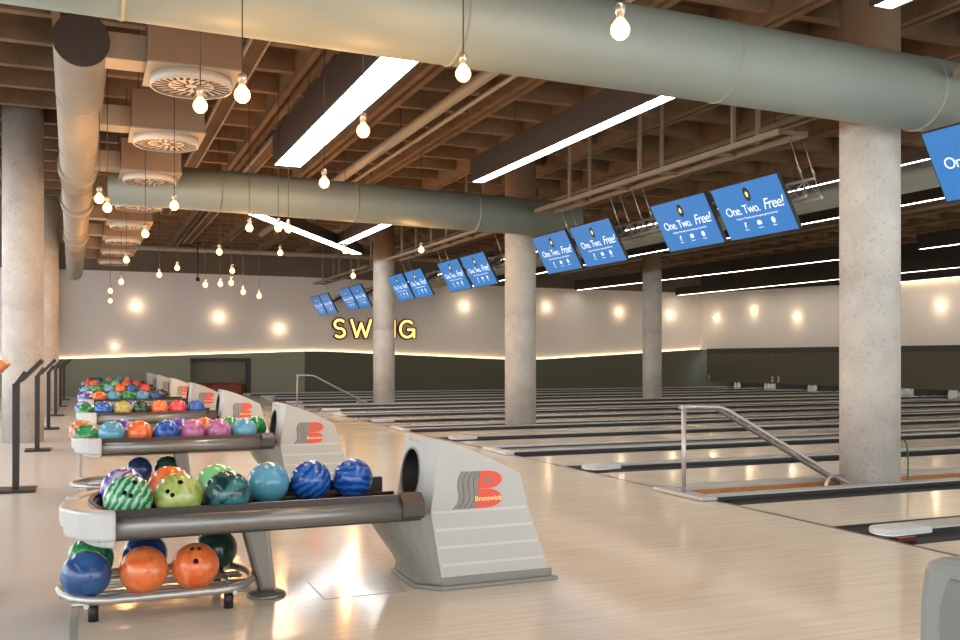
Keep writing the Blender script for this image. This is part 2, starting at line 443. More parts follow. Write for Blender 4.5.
# dividers between the pairs (0.74 wide)
for i, P in enumerate(PAIR[2:]):
    y = P + 2.0
    recess = i in (0, 4)
    lab = ('walkway strip with orange board side let in between the %s and %s lane pairs' if recess else 'wide grey divider strip between the %s and %s lane pairs from the camera') % (ORD[i], ORD[i+1])
    if i == len(PAIR[2:])-1: lab = 'wide grey strip between the farthest lane and the green wall'
    t = thing('lane_divider', lab, 'lane divider', (FL, y, 0), 'strips between lane pairs')
    L = LE-FL
    if recess:
        d = MB(); d.box(0, L, -.36, -.26, -.12, .032, 0); d.box(-.02, L, -.375, -.25, .032, .044, 1); d.build('near_cap', [M['gutter'], M['cap']], t)
        d = MB(); d.box(-.02, L, .255, .375, .0, .035, 0); d.build('far_cap', [M['cap']], t)
        d = MB(); d.box(.0, L, -.25, .26, -.3, -.14); d.box(.0, L, .26, .37, -.3, -.001); d.build('walkway_board', M['orangewood'], t)
        d = MB(); d.box(-.16, .0, -.37, .37, .001, .036); d.build('nose', M['cap'], t, bevel=.012)
    else:
        d = MB(); d.box(0, L, -.36, -.26, -.12, .032, 0); d.box(-.02, L, -.375, -.25, .032, .044, 1); d.build('near_cap', [M['gutter'], M['cap']], t)
        d = MB(); d.box(0, L, .26, .36, -.12, .032, 0); d.box(-.02, L, .25, .375, .032, .044, 1); d.build('far_cap', [M['gutter'], M['cap']], t)
        d = MB(); d.box(0, L, -.25, .25, -.12, .012); d.build('cover_board', M['lane'], t)
        d = MB(); d.box(-.12, .0, -.37, .37, .001, .044); d.build('nose', M['cap_white'], t, bevel=.012)
    # ball track cover
b = MB(); b.box(FL, X1, 31.17, 31.45, -.3, .0); struct(b.build('floor_edge', M['tile']))
b = MB(); b.box(FL-.03, FL+.003, 2.4, 31.1, -.02, .0012); tag(b.build('trim_3', M['rail_dark']), kind='structure')

# masking units with lane numbers, pins
def textmesh(s, size, ext=0.0, shear=0, bold=False, spacing=1.0, align='CENTER'):
    cu = bpy.data.curves.new('t', 'FONT'); cu.body = s; cu.size = size; cu.extrude = ext; cu.shear = shear
    cu.align_x = align; cu.align_y = 'CENTER'; cu.space_character = spacing
    if bold: cu.offset = size*.022
    cu.resolution_u = 3
    o = bpy.data.objects.new('t', cu); C.objects.link(o)
    bpy.context.view_layer.update()
    me = bpy.data.meshes.new_from_object(o.evaluated_get(bpy.context.evaluated_depsgraph_get()))
    bpy.data.objects.remove(o)
    return me
def textobj(s, size, mat, parent, loc, rot, name='lettering', **kw):
    me = textmesh(s, size, **kw); me.materials.clear(); me.materials.append(mat); me.name = name
    for p in me.polygons: p.material_index = 0
    o = bpy.data.objects.new(name, me); C.objects.link(o); o.parent = parent; o.location = loc; o.rotation_euler = rot
    return o
FACE_L = (PI/2, 0, -PI/2)     # text facing -x
MX = 22.45
for k, P in enumerate(reversed(PAIR[4:])):
    n1 = 2*k+1
    t = thing('masking_unit', 'wide olive masking panel over the pins of the %s lane pair from the far wall' % ORD[k], 'masking panel', (MX, P, 0), 'masking panels over the pins')
    d = MB(); d.box(0, .04, -1.985, 1.985, .27, 1.36); d.build('panel', M['mask'], t)
    d = MB(); d.box(-.01, .15, -1.985, 1.985, 1.36, 1.54); d.build('top_band', M['mask_top'], t)
    textobj(str(n1), .26, M['numwhite'], t, (-.004, 1.84, .42), FACE_L, 'lane_number', ext=.002, bold=True)
    textobj(str(n1+1), .26, M['numwhite'], t, (-.004, -1.84, .42), FACE_L, 'lane_number', ext=.002, bold=True)
    for yy in (-1.94, 0):
        d = MB(); d.box(.1, 1.3, yy-.05, yy+.05, .065, 1.2)
        d.build('kickback', M['rail_dark'], t)
pm = MB(); pm.lathe([(.025, 0), (.052, .05), (.060, .11), (.045, .19), (.024, .255), (.022, .28), (.032, .34), (.026, .37), (.0, .381)], 12)
pinmesh = pm.mesh('bowling_pin', M['pin'])
rm = MB(); rm.lathe([(.0245, .27), (.0235, .275), (.0235, .283), (.0255, .29)], 12, cap=False)
ln = 0
for yc in reversed(LANES):
    if yc < 14: break
    ln += 1
    for r in range(4):
        for q in range(r+1):
            o = bpy.data.objects.new('bowling_pin', pinmesh); C.objects.link(o)
            o.location = (22.95 + r*.264, yc + (q-r/2)*.305, 0)
            tag(o, 'white bowling pin standing at the end of the %s lane from the far wall' % ORD[ln-1], 'bowling pin', 'pins of the %s lane from the far wall' % ORD[ln-1])

# ------------------------------------------------------------------ columns
colm = {}
def column(x, y, lab, label, head=True):
    d = MB()
    R = .268
    zb = -.14 if (y in (6.8, 22.8) and x > 0) else (.012 if x > 0 else 0)
    prof = [(R, zb), (R, 1.868), (R-.006, 1.874), (R-.006, 1.886), (R, 1.892), (R, CZ+.148)]
    d.lathe(prof, 40)
    o = d.build('concrete_column', (M['concrete_st'] if y == 6.8 else M['concrete']) if x > 0 else M['concrete2'], loc=(x, y, 0))
    tag(o, label, 'column', kind='thing'); 
    return o
column(6.80, 6.8, 0, 'thick round concrete column at the right, standing in the sunken walkway')
column(6.92, 14.8, 0, 'round concrete column in the middle of the photo behind the nearest ball return')
column(6.89, 22.8, 0, 'round concrete column standing in front of the glowing wall sign')
column(14.76, 22.8, 0, 'slim distant concrete column rising far down between the lanes right of centre')
column(14.76, 14.8, 0, 'concrete column down the lanes hidden behind the thick right one')
column(-.82, 14.8, 0, 'pale concrete column at the left edge beside the black stands')
column(-.82, 22.8, 0, 'second pale concrete column at left, behind the one at the left edge')
# seam strip and cable on the near column
b = MB(); b.tube([(6.85-.02, 6.8-.268-.006, 1.35), (6.95, 6.8-.27, 1.34)], .001)
b = MB(); b.tube([(7.135, 6.72, .42), (7.16, 6.70, .36), (7.165, 6.69, .2), (7.15, 6.68, .05), (7.12, 6.66, -.06), (7.10, 6.66, -.138)], .008)
tag(b.build('cable', M['greencable']), 'thin green cable hanging down the right side of the thick column', 'cable')

# ------------------------------------------------------------------ handrails
def handrail(y, label, s=1.0):
    t = thing('handrail', label, 'handrail', (4.70, y, 0), 'handrails at the walkways')
    d = MB(); d.cyl((0, 0, 0), (0, 0, .755), .020); d.cyl((0, 0, 0), (0, 0, .01), .045); d.build('post', M['chrome'], t)
    for q, dy in enumerate((0, .15)):
        d = MB()
        d.tube([(-.02, dy*.2, .758), (.15, dy, .758), (.36, dy, .752), (.46, dy, .72), (1.72, dy, .06), (1.82, dy, .02), (1.86, dy, -.03), (1.86, dy, -.14 if y < 10 or y > 20 else 0)], .018)
        d.build('rail', M['legmetal'] if q else M['chrome'], t)
    d = MB(); d.tube([(1.42, -.14, -.14), (1.42, -.14, .05), (1.46, -.13, .10), (1.54, -.10, .115), (1.72, -.04, .10)], .016)
    d.build('end_loop', M['chrome'], t)
    return t
handrail(6.77, 'bare metal handrail descending to the foot of the thick right column')
handrail(22.75, 'thin pale metal handrail far back, left of the column before the sign')

# ------------------------------------------------------------------ ball return
def boolean_cut(o, cutter):
    m = o.modifiers.new('cut', 'BOOLEAN'); m.operation = 'DIFFERENCE'; m.object = cutter; m.solver = 'EXACT'
    bpy.context.view_layer.update()
    me = bpy.data.meshes.new_from_object(o.evaluated_get(bpy.context.evaluated_depsgraph_get()))
    o.modifiers.clear(); o.data = me
    bpy.data.objects.remove(cutter)
    return me
def interp(tab, z):
    if z <= tab[0][0]: return tab[0][1]
    for (a, va), (c, vc) in zip(tab, tab[1:]):
        if z <= c: return va + (vc-va)*(z-a)/(c-a)
    return tab[-1][1]
LF = [(.02, 1.57), (.10, 1.54), (.20, 1.465), (.30, 1.40), (.37, 1.38), (.385, 1.40), (.395, 1.590), (.50, 1.593), (.8, 1.63)]
HW = .285
LS = [(.02, 1.67), (.40, 1.605), (.8, 1.665)]
LB = [(.02, 2.285), (.08, 2.265), (.393, 2.15), (.576, 2.10), (.8, 2.02)]
def ball_return():
    t = thing('ball_return', '', 'ball return', (0, 4.785, 0), 'ball returns down the row')
    # hood
    zs = [.03, .07, .12, .17, .22, .27, .32, .37, .385, .395, .42, .5, .6, .7, .85]
    bm = bmesh.new(); rings = []
    for z in zs:
        f = interp(LF, z); s = interp(LS, z); k = interp(LB, z); W = HW
        low = z < .39
        wf = .16 if low else .19
        pts = [(k, -W), (s, -W)]
        if low:
            for q in range(1, 6):
                a = PI/2*q/6
                pts.append((f + (s-f)*(1-math.sin(a))*1.0, -(wf*.55) - (W-wf*.55)*math.cos(a)))
            pts += [(f, -wf*.4), (f, wf*.4)]
            for q in range(5, 0, -1):
                a = PI/2*q/6
                pts.append((f + (s-f)*(1-math.sin(a))*1.0, (wf*.55) + (W-wf*.55)*math.cos(a)))
        else:
            for q in range(1, 6):
                u = q/6; pts.append((s + (f-s)*u, -W + (W-wf)*u))
            pts += [(f, -wf), (f, wf)]
            for q in range(5, 0, -1):
                u = q/6; pts.append((s + (f-s)*u, W - (W-wf)*u))
        pts += [(s, W), (k, W)]
        rings.append([bm.verts.new((p[0], p[1], z)) for p in pts])
    n = len(rings[0])
    for a, c in zip(rings, rings[1:]):
        for i in range(n):
            j = (i+1) % n
            bm.faces.new((a[i], a[j], c[j], c[i]))
    bm.faces.new(rings[0][::-1]); bm.faces.new(rings[-1])
    prof = [(1.50, .735), (1.60, .757), (1.68, .755), (1.80, .715), (1.95, .650), (2.10, .575), (2.12, .40)]
    for (xa, za), (xb, zb) in zip(prof, prof[1:-1]):
        nrm = Vector((-(zb-za), 0, xb-xa)).normalized()
        g = bm.verts[:] + bm.edges[:] + bm.faces[:]
        r = bmesh.ops.bisect_plane(bm, geom=g, plane_co=(xa, 0, za), plane_no=nrm, clear_outer=True)
        ed = [e for e in bm.edges if e.is_boundary]
        if ed: bmesh.ops.contextual_create(bm, geom=ed)
    bmesh.ops.dissolve_limit(bm, angle_limit=math.radians(1.5), verts=bm.verts, edges=bm.edges)
    bmesh.ops.recalc_face_normals(bm, faces=bm.faces)
    me = bpy.data.meshes.new('hood'); bm.to_mesh(me); bm.free()
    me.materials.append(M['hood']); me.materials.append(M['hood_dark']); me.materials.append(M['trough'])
    o = bpy.data.objects.new('hood', me); C.objects.link(o)
    cut = MB(); cut.cyl((1.45, 0.025, .565), (1.86, 0.025, .565), 1, 1, 36)
    cu = cut.build('cutter', M['trough'])
    for v in cu.data.vertices:
        v.co.y = .025 + (v.co.y-.025)*.15; v.co.z = .555 + (v.co.z-.565)*.14
    cu.data.materials.clear(); [cu.data.materials.append(M[x_]) for x_ in ('hood', 'hood_dark', 'trough')]
    for p in cu.data.polygons: p.material_index = 2
    me = boolean_cut(o, cu)
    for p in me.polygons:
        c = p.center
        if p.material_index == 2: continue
        if c.z < .392 and c.x < 1.75 and abs(c.y) < HW-.003: p.material_index = 1  # lower front faces coloured darker to stand in for shade
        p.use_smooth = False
    o.parent = t
    bv = o.modifiers.new('bevel', 'BEVEL'); bv.width = .008; bv.segments = 2; bv.limit_method = 'ANGLE'; bv.angle_limit = math.radians(25)
    # opening rim
    d = MB(); d.tube([(1.601 + .017*math.sin(2*PI*q/32), -.0 + .025 + .15*math.cos(2*PI*q/32), .555 + .14*math.sin(2*PI*q/32)) for q in range(32)], .007, 8, True)
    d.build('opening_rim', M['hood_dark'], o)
    # small red lettering above the opening
    textobj('Brunswick', .034, M['red'], o, (1.6215, .02, .733), (PI/2 + .12, 0, -PI/2), 'lettering', ext=.001)
    # skirt
    d = MB(); d.prism([(1.545, -.20), (1.66, -.315), (2.31, -.315), (2.31, .315), (1.66, .315), (1.545, .20)], 'z', 0, .022)
    d.prism([(1.56, -.18), (1.67, -.295), (2.285, -.295), (2.285, .295), (1.67, .295), (1.56, .18)], 'z', .02, .062)
    d.build('base_skirt', M['skirt'], t, bevel=.006)
    # ridges on both sides
    for s in (-1, 1):
        d = MB()
        for z in (.395, .305, .215, .125):
            xa = interp(LS, z)+.01; xb = interp(LB, z)-.012
            y0, y1 = sorted((s*(HW-.002), s*(HW+.0035)))
            d.prism([(xa, z-.007), (xb, z-.007), (xb, z+.006), (xa, z+.006)], 'y', y0, y1)
        d.build('side_ridges', M['ridge'], o)
    # side logo: slanted red B with wavy grey streaks
    for s in (-1, 1):
        def Lg(u, v): return (1.745 + u*.25 if s < 0 else 1.995 - u*.25, .405 + v*.19)
        y0, y1 = sorted((s*(HW-.0005), s*(HW+.0065)))
        # sloping body plane: clamp inside hood outline
        d = MB()
        def lobe(x0, xs, z0, z1, xr):
            h = (z1-z0)/2; pts = [(x0, z0), (x0+xs, z1)]
            for q in range(0, 9):
                a = PI/2 - PI*q/8; pts.append((xr - h*1.3 + h*1.3*math.cos(a)*1.0, z0+h+h*math.sin(a)))
            return [Lg(*p) for p in pts]
        pa = lobe(.46, .06, .52, 1.0, 1.0); pb = lobe(.38, .07, .0, .50, 1.0)
        d.prism(pa, 'y', y0, y1); d.prism(pb, 'y', y0, y1)
        lg = d.build('emblem', M['red'], o)
        d = MB()
        for q in range(4):
            u0 = .02 + q*.115; pts_l = []; pts_r = []
            for r in range(9):
                v = r/8; off = .16*v + .05*math.sin(v*2*PI) - .02
                if v < .12: off -= .04
                pts_l.append(Lg(u0+off-.05, v)); pts_r.append(Lg(u0+off+.035, v))
            d.prism(pts_l + pts_r[::-1], 'y', y0, y1 - .002*(s > 0))
        d.build('emblem_streaks', M['logo_grey'], lg)
        textobj('Brunswick', .036, M['logo_text'], lg, (Lg(.69, .25)[0], s*(HW+.008), .405+.25*.19), (PI/2, 0, 0 if s < 0 else PI), 'lettering', ext=.0008, bold=True)
        cr = MB()
        cx, cz = Lg(.70, .76); cr.prism([(cx-.018, cz-.014), (cx+.018, cz-.014), (cx+.022, cz+.012), (cx+.010, cz), (cx, cz+.018), (cx-.010, cz), (cx-.022, cz+.012)], 'y', *sorted((s*(HW+.006), s*(HW+.008))))
        cr.build('crown_mark', M['logo_grey'], lg)
    # rails
    for s, nm in ((-1, 'front_rail'), (1, 'back_rail')):
        d = MB()
        prof = []
        for q in range(12):
            a = PI*.5 + s*0 + 2*PI*q/12
            prof.append((s*.365 + .036*math.cos(a), .43 + .046*math.sin(a)))
        d.prism(prof, 'x', .09, 1.42, 0, True)
        d.prism([(s*.365, .455), (s*.345, .505), (s*.325, .505), (s*.335, .44)], 'x', .09, 1.42, 1)
        o2 = d.build(nm, [M['rail'], M['rail_dark']], t)
        d = MB()
        d.prism([(s*.405, .40), (s*.405, .475), (s*.345, .512), (s*.32, .512), (s*.32, .39), (s*.37, .385)], 'x', 1.42, 1.535)
        d.build('rail_bracket', M['rail_dark'], o2, bevel=.006)
    d = MB(); d.box(.05, 1.535, -.335, .335, .37, .412)
    for s in (-1, 1):
        for q in (-.12, .12): d.cyl((.05, s*.19+q*.6, .425), (1.58, s*.19+q*.6, .425), .012, n=8)
    d.cyl((.05, 0, .425), (1.58, 0, .425), .022, n=10)
    d.build('trough', M['trough'], t)
    # underside keel
    d = MB(); d.prism([(-.22, .375), (.22, .375), (.10, .335), (-.10, .335)], 'x', .12, 1.52); d.build('keel', M['rail'], t)
    # end cap
    n = 14
    def arc(a, c, x0): return [(x0 - a*math.sin(PI*q/n), -c*math.cos(PI*q/n)) for q in range(n+1)]
    d = MB(); d.prism(arc(.235, .405, .12) + arc(.085, .30, .12)[::-1], 'z', .41, .500)
    d.prism(arc(.15, .37, .12), 'z', .345, .405)
    d.build('end_cap', M['endcap'], t, bevel=.014)
    for s in (-1, 1):
        d = MB(); A = [(.12 - .242*math.sin(PI*q/14), -.410*math.cos(PI*q/14)) for q in range(6)]; B = [(.12 - .16*math.sin(PI*q/14), -.32*math.cos(PI*q/14)) for q in range(6)]
        d.prism([(p[0], -s*p[1]) for p in A + B[::-1]], 'z', .380, .510)
        d.build('corner_cap', M['endcap'], t, bevel=.014)
    d = MB(); d.tube([(.12-.10*math.sin(a), -.33*math.cos(a), .497 + .008*(q % 2)) for q, a in [(q, PI*(.12+.76*q/23)) for q in range(24)]], .014, 8)
    d.build('bumper', M['rail_dark'], t)
    # leg and foot
    d = MB(); d.prism([(.70, .36), (.83, .36), (.865, .03), (.785, .03)], 'y', -.11, .02)
    lg = d.build('support_leg', M['legmetal'], t, bevel=.02)
    d = MB(); d.lathe([(.095, 0), (.095, .012), (.075, .024), (.05, .035)], 24, (.825, -.045, 0)); d.build('foot', M['legmetal'], lg)
    return t
RK = ['nearest', 'second nearest', 'third nearest', 'middle', 'third farthest', 'second farthest', 'farthest']
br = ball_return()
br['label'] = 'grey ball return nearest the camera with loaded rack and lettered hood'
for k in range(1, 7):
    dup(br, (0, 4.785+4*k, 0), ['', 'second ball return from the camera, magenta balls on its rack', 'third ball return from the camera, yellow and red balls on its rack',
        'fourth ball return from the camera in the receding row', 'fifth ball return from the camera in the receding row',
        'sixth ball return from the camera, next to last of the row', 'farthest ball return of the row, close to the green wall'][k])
# low ball trays
def low_tray():
    t = thing('ball_tray', 'low tubular steel ball tray on the floor under the nearest rack', 'ball tray', (0, 4.79, 0), 'low ball trays under the racks')
    d = MB(); pts = []
    for q in range(9):
        a = PI/2 + PI*q/8; pts.append((.10 + .24*math.cos(a)*.9, .30*math.sin(a), .105))
    for q in range(9):
        a = -PI/2 + PI*q/8; pts.append((.56 + .22*math.cos(a)*.9, .30*math.sin(a), .105))
    d.tube(pts, .019, 10, True); fr = d.build('frame', M['chrome'], t)
    d = MB()
    for q in (-.21-.07, -.21+.07, -.07+0, .07, .21-.07, .21+.07): d.cyl((-.06, q*.9, .085), (.72, q*.9, .085), .010, n=8)
    for xx in (.0, .64): d.cyl((xx, -.30, .085), (xx, .30, .085), .012, n=8)
    d.build('rods', M['chrome'], t)
    for xx in (.03, .62):
        for yy in (-.22, .22):
            d = MB(); d.cyl((xx, yy, 0), (xx, yy, .08), .022, n=14); d.build('foot', M['black'], t)
    return t
lt = low_tray()
dup(lt, (0, 8.79, 0), 'low tubular steel ball tray with two dark balls under the second rack')
dup(lt, (0, 12.79, 0), 'low tubular steel ball tray under the third rack from the camera')

# ------------------------------------------------------------------ balls
def ball_mesh():
    bm = bmesh.new(); bmesh.ops.create_icosphere(bm, subdivisions=5, radius=.108)
    me = bpy.data.meshes.new('bowling_ball'); bm.to_mesh(me); bm.free()
    me.materials.append(BALL['orange']); me.materials.append(M['trough'])
    o = bpy.data.objects.new('b', me); C.objects.link(o)
    for (dx, dy, r) in ((-.014, .022, .0105), (.016, .022, .0105), (.002, -.045, .0125)):
        c = MB(); d = Vector((dx, dy, math.sqrt(.108**2-dx*dx-dy*dy))).normalized()
        c.cyl(d*.075, d*.125, r, n=16); cu = c.build('c', [M['trough'], M['trough']])
        for p in cu.data.polygons: p.material_index = 1
        boolean_cut(o, cu)
    me = o.data; bpy.data.objects.remove(o)
    for p in me.polygons:
        p.use_smooth = True
        if p.center.length < .1065: p.material_index = 1; p.use_smooth = False
    return me
BM = ball_mesh()
BM.name = 'bowling_ball'
me_ball = bpy.data.objects.new('bowling_ball', BM)
CAMV = Vector((0, 0, H))
def ball(x, y, z, col, label, group, aim=None):
    o = bpy.data.objects.new('bowling_ball', BM); C.objects.link(o)
    o.location = (x, y, z)
    if aim is None: 
        v = Vector((random.uniform(-1, 1), random.uniform(-.2, 1), random.uniform(-.3, 1)))
        tw = random.uniform(0, 6)
    else:
        v = (CAMV - Vector((x, y, z))).normalized() + Vector(aim[:3]); tw = aim[3]
    q = v.to_track_quat('Z', 'Y') @ Matrix.Rotation(tw, 3, 'Z').to_quaternion()
    o.rotation_mode = 'QUATERNION'; o.rotation_quaternion = q
    o.material_slots[0].link = 'OBJECT'; o.material_slots[0].material = BALL[col]
    tag(o, label, 'bowling ball', group)
ZU = .535; ZL = .200
LOOK = {'green swirled': 'green and white swirled', 'dark teal': 'dark teal marbled', 'lime green': 'lime green'}
RN = ['nearest', 'second', 'third', 'fourth', 'fifth', 'sixth', 'farthest']
def row(k, rowname, cols, y, z, aims={}):
    n = 0
    order = sorted(cols)
    for i, (x, col) in enumerate(order):
        c = LOOK.get(col, col)
        pos = 'leftmost' if i == 0 else 'rightmost' if i == len(order)-1 else ORD[i] + ' from left'
        wh = 'low tray' if 'tray' in rowname else 'rack'
        rn = 'front row' if 'front' in rowname else 'back row'
        lab = '%s bowling ball, %s in the %s of the %s %s' % (c, pos, rn, RN[k], wh)
        yy = y + (.15 if (x < 0 and k > 0 and 'front' in rowname) else 0)
        ball(x + (.02 if yy > y else 0), yy, z - (.03 if yy > y else 0), col, lab, 'bowling balls on the %s %s' % (RN[k], wh), aims.get(i))
F0, B0 = -.215, .20
racks = [
 ([(.177, 'green swirled'), (.397, 'lime green'), (.617, 'dark teal')],
  [(.17, 'blue and purple'), (.39, 'orange'), (.62, 'pale green'), (.881, 'light blue'), (1.105, 'royal blue'), (1.335, 'royal blue')]),
 ([(-.02, 'green'), (.20, 'light blue'), (.42, 'orange'), (.64, 'royal blue'), (.86, 'magenta'), (1.08, 'magenta'), (1.30, 'light blue')],
  [(-.03, 'orange'), (.30, 'blue and purple'), (.78, 'blue and purple'), (1.0, 'orange'), (1.23, 'green'), (1.46, 'green')]),
 ([(-.02, 'green'), (.20, 'royal blue'), (.42, 'yellow'), (.64, 'dark green'), (.86, 'orange'), (1.08, 'red'), (1.30, 'royal blue')],
  [(-.03, 'blue and white'), (.53, 'blue and white')]),
 ([(-.02, 'blue and white'), (.20, 'orange'), (.42, 'light blue'), (.64, 'green'), (.86, 'light blue'), (1.08, 'deep blue')],
  [(-.03, 'blue and purple')]),
 ([(-.02, 'light blue'), (.20, 'green'), (.42, 'light blue'), (.64, 'orange'), (.86, 'royal blue'), (1.12, 'red')],
  [(-.03, 'navy blue'), (.9, 'green')]),
 ([(-.02, 'pink'), (.20, 'orange'), (.42, 'green'), (.66, 'pale green'), (.90, 'orange'), (1.15, 'red')],
  [(.5, 'light blue')]),
 ([(.1, 'red'), (.34, 'royal blue'), (.60, 'pink'), (.85, 'light blue'), (1.10, 'pink')], [(.2, 'green')]),
]
aim0 = {0: (.10, -.0, .42, 2.6), 1: (-.25, 0, .35, 2.5)}
for k, (fr, bk) in enumerate(racks):
    P = 4.8+4*k
    row(k, 'front', fr, P+F0, ZU, aim0 if k == 0 else {})
    row(k, 'back', bk, P+B0, ZU-.012)
row(0, 'tray front', [(.0, 'deep blue'), (.245, 'orange'), (.474, 'orange')], 4.8-.19, ZL, {2: (0, 0, .9, 0)})
row(0, 'tray back', [(.02, 'green'), (.27, 'navy blue'), (.61, 'dark green')], 4.8+.17, ZL)
row(1, 'tray back', [(.43, 'navy blue'), (.665, 'dark green')], 8.8+.0, ZL)

# ------------------------------------------------------------------ black stands along the left
def stand(orange=False):
    t = thing('control_stand', '', 'stand', (-.57, 9.3, 0), 'slanted black stands along the left')
    d = MB(); d.box(-.14, .16, -.17, .17, 0, .022); d.build('base_plate', M['blackmetal'], t, bevel=.004)
    d = MB(); d.box(-.03, .025, -.035, .035, .02, .95); d.prism([(-.03, .93), (.025, .95), (.105, 1.04), (.06, 1.06)], 'y', -.035, .035); d.build('post', M['blackmetal'], t, bevel=.004)
    d = MB(); d.prism([(.03, .985), (.055, .965), (.225, 1.145), (.20, 1.170)], 'y', -.17, .17); d.build('slanted_panel', M['blackmetal'], t, bevel=.005)
    return t
st = stand(); st['label'] = 'slanted black metal stand, nearest whole one along the left side'
for k in range(1, 6):
    dup(st, (-.57, 9.3+3.95*k, 0), '%s slanted black stand from the camera, in the row on the left' % ORD[k])
o = dup(st, (-.575, 5.2, 0), 'black stand with orange slanted top cut off by the left edge')
for ch in o.children:
    if ch.name.startswith('slanted'):
        ch.data = ch.data.copy(); ch.data.materials[0] = M['orange']

# ------------------------------------------------------------------ ducts
def duct(label, a, b_, r, seams, m, extra=None):
    t = thing('air_duct', label, 'duct', a)
    a = Vector(a); b_ = Vector(b_); d = (b_-a); L = d.length; d.normalize()
    g = MB(); g.cyl((0,0,0), d*L, r, n=48)
    g.build('tube', m, t)
    for q in seams:
        g = MB(); g.cyl(d*(q-.02), d*(q+.02), r+.003, n=48); g.cyl(d*(q-.006), d*(q+.006), r+.007, n=48); g.build('seam', m, t)
    return t
t = duct('huge grey round duct crossing the top of the photo', (-3.2, 6.15, 3.60), (7.75, 6.15, 3.465), .312, [1.2, 3.4, 5.55, 7.8, 9.9], M['duct'])
g = MB(); pts = [(10.95 + .55*math.sin(a), 0, .44-.55*math.cos(a)) for a in [PI/2*q/6 for q in range(7)]] + [(11.5, 0, 1.26)]
g.tube(pts, .312, 40); g.build('elbow', M['duct'], t)
t = duct('long grey round duct running across the hall in the middle distance', (.28, 14.1, 3.62), (7.6, 14.1, 3.49), .30, [1.5, 3.5, 5.5], M['duct'])
duct('grey round duct running down the hall behind the hanging screens', (9.75, 5, 3.52), (9.75, 29, 3.52), .22, [2, 5, 8, 11, 14, 17, 20], M['duct'])
t = duct('tan spiral duct with dark end running away along the upper left', (-.035, 8.3, 3.75), (-.30, 29.5, 3.62), .215, [1.6, 4.0, 6.4, 8.8, 11.2, 13.6, 16, 18.4, 20.5], M['duct_in'])
g = MB(); g.cyl((0, -.02, 0), (0, .012, 0), .217, n=48); g.build('end_plate', M['dark'], t)
for q in (5.2, 8.0, 12.4):
    g = MB(); g.cyl((-.012*q, q, -.006*q), (-.012*q-.003, q+.45, -.006*q), .25, n=48); g.build('collar', M['duct_in'], t)

# square diffusers with round swirl outlets
def diffuser():
    t = thing('air_diffuser', 'round swirl air outlet under a brown box, nearest of the row at upper left', 'air outlet', (.84, 8.5, 3.5), 'swirl air outlets along the duct')
    g = MB(); g.box(-.37, .37, -.37, .37, .10, .50); g.build('plenum_box', M['plenum'], t, bevel=.006)
    g = MB(); g.box(-.38, .38, -.38, .38, .085, .10)
    g.build('flange', M['duct_in'], t)
    g = MB(); g.lathe([(.325, .0), (.34, .0), (.34, .086), (.325, .086)], 40, cap=False)
    g.build('ring', M['white_metal'], t)
    g = MB(); g.cyl((0, 0, .022), (0, 0, .03), .326, n=40); pl = g.build('face_plate', M['white_metal'], t)
    g = MB()
    for q in range(24):
        a = 2*PI*q/24
        for r0, r1, sh in ((.05, .17, .20), (.19, .315, .15)):
            if r0 < .1 and q % 2: continue
            c, s = math.cos(a), math.sin(a); c2, s2 = math.cos(a+sh), math.sin(a+sh)
            wd = .011 if r0 < .1 else .016
            p0 = Vector((c*r0, s*r0, .02)); p1 = Vector((c2*r1, s2*r1, .02)); n_ = Vector((-(p1-p0).y, (p1-p0).x, 0)).normalized()*wd
            v = [p0-n_, p0+n_, p1+n_, p1-n_]; g.add([tuple(q_) for q_ in v] + [(q_.x, q_.y, .0225) for q_ in v], [(0,1,2,3),(4,7,6,5),(0,4,5,1),(1,5,6,2),(2,6,7,3),(3,7,4,0)])
    g.build('slots', M['dark'], pl)
    g = MB(); g.box(-.72, -.37, -.16, .16, .14, .36); g.build('branch_duct', M['duct_in'], t, bevel=.004)
    g = MB(); g.cyl((-.3, -.3, .5), (-.3, -.3, CZ-3.5-.1), .006, n=6); g.cyl((.3, .3, .5), (.3, .3, CZ-3.5-.1), .006, n=6); g.build('hanger', M['cord'], t)
    return t
df = diffuser()
for k in range(1, 8):
    dup(df, (.84-.012*k*2.4, 8.5+2.4*k, 3.5), '%s round swirl air outlet from the camera, beside the tan spiral duct' % ORD[k])

# ------------------------------------------------------------------ linear lights
def linlight(p0, p1, wd, hh, label, mat, z=3.70, side=0):
    a = Vector(p0); c = Vector(p1); d = c-a; L = d.length
    t = thing('linear_light', label, 'ceiling light', (a.x, a.y, z)); t.rotation_euler = (0, 0, math.atan2(d.y, d.x))
    g = MB(); w2 = wd/2 + .02
    g.box(0, L, -w2, -wd/2, 0, hh); g.box(0, L, wd/2, w2, 0, hh); g.box(0, .02, -wd/2, wd/2, 0, hh); g.box(L-.02, L, -wd/2, wd/2, 0, hh); g.box(.021, L-.021, -wd/2+.001, wd/2-.001, .031, hh-.002)
    g.build('housing', M['housing'], t)
    g = MB(); g.box(.02, L-.02, -wd/2, wd/2, .006, .03); g.build('diffuser', mat, t)
    n = max(2, int(L/2.2))
    for q in range(n):
        x = L*(q+.5)/n; g = MB(); g.cyl((x, 0, hh), (x, 0, CZ-z-.02), .007, n=6); g.build('hanger', M['cord'], t)
linlight((2.45, 7.2), (2.45, 12.5), .34, .42, 'wide bright white ceiling light panel in the upper left', M['panel'])
linlight((5.2, 7.3), (5.2, 12.6), .17, .34, 'slim white ceiling light in a deep dark housing, upper middle', M['panel'])
linlight((5.3, -4), (5.3, 5.2), .17, .30, 'white ceiling light cut off at the top right corner', M['panel'])
linlight((2.58, 16.6), (6.1, 22.4), .26, .22, 'white ceiling light running diagonally beyond the middle duct', M['panel'])
linlight((5.25, 16.9), (5.25, 20.5), .22, .22, 'short white ceiling light meeting the diagonal one beyond the duct', M['panel'])
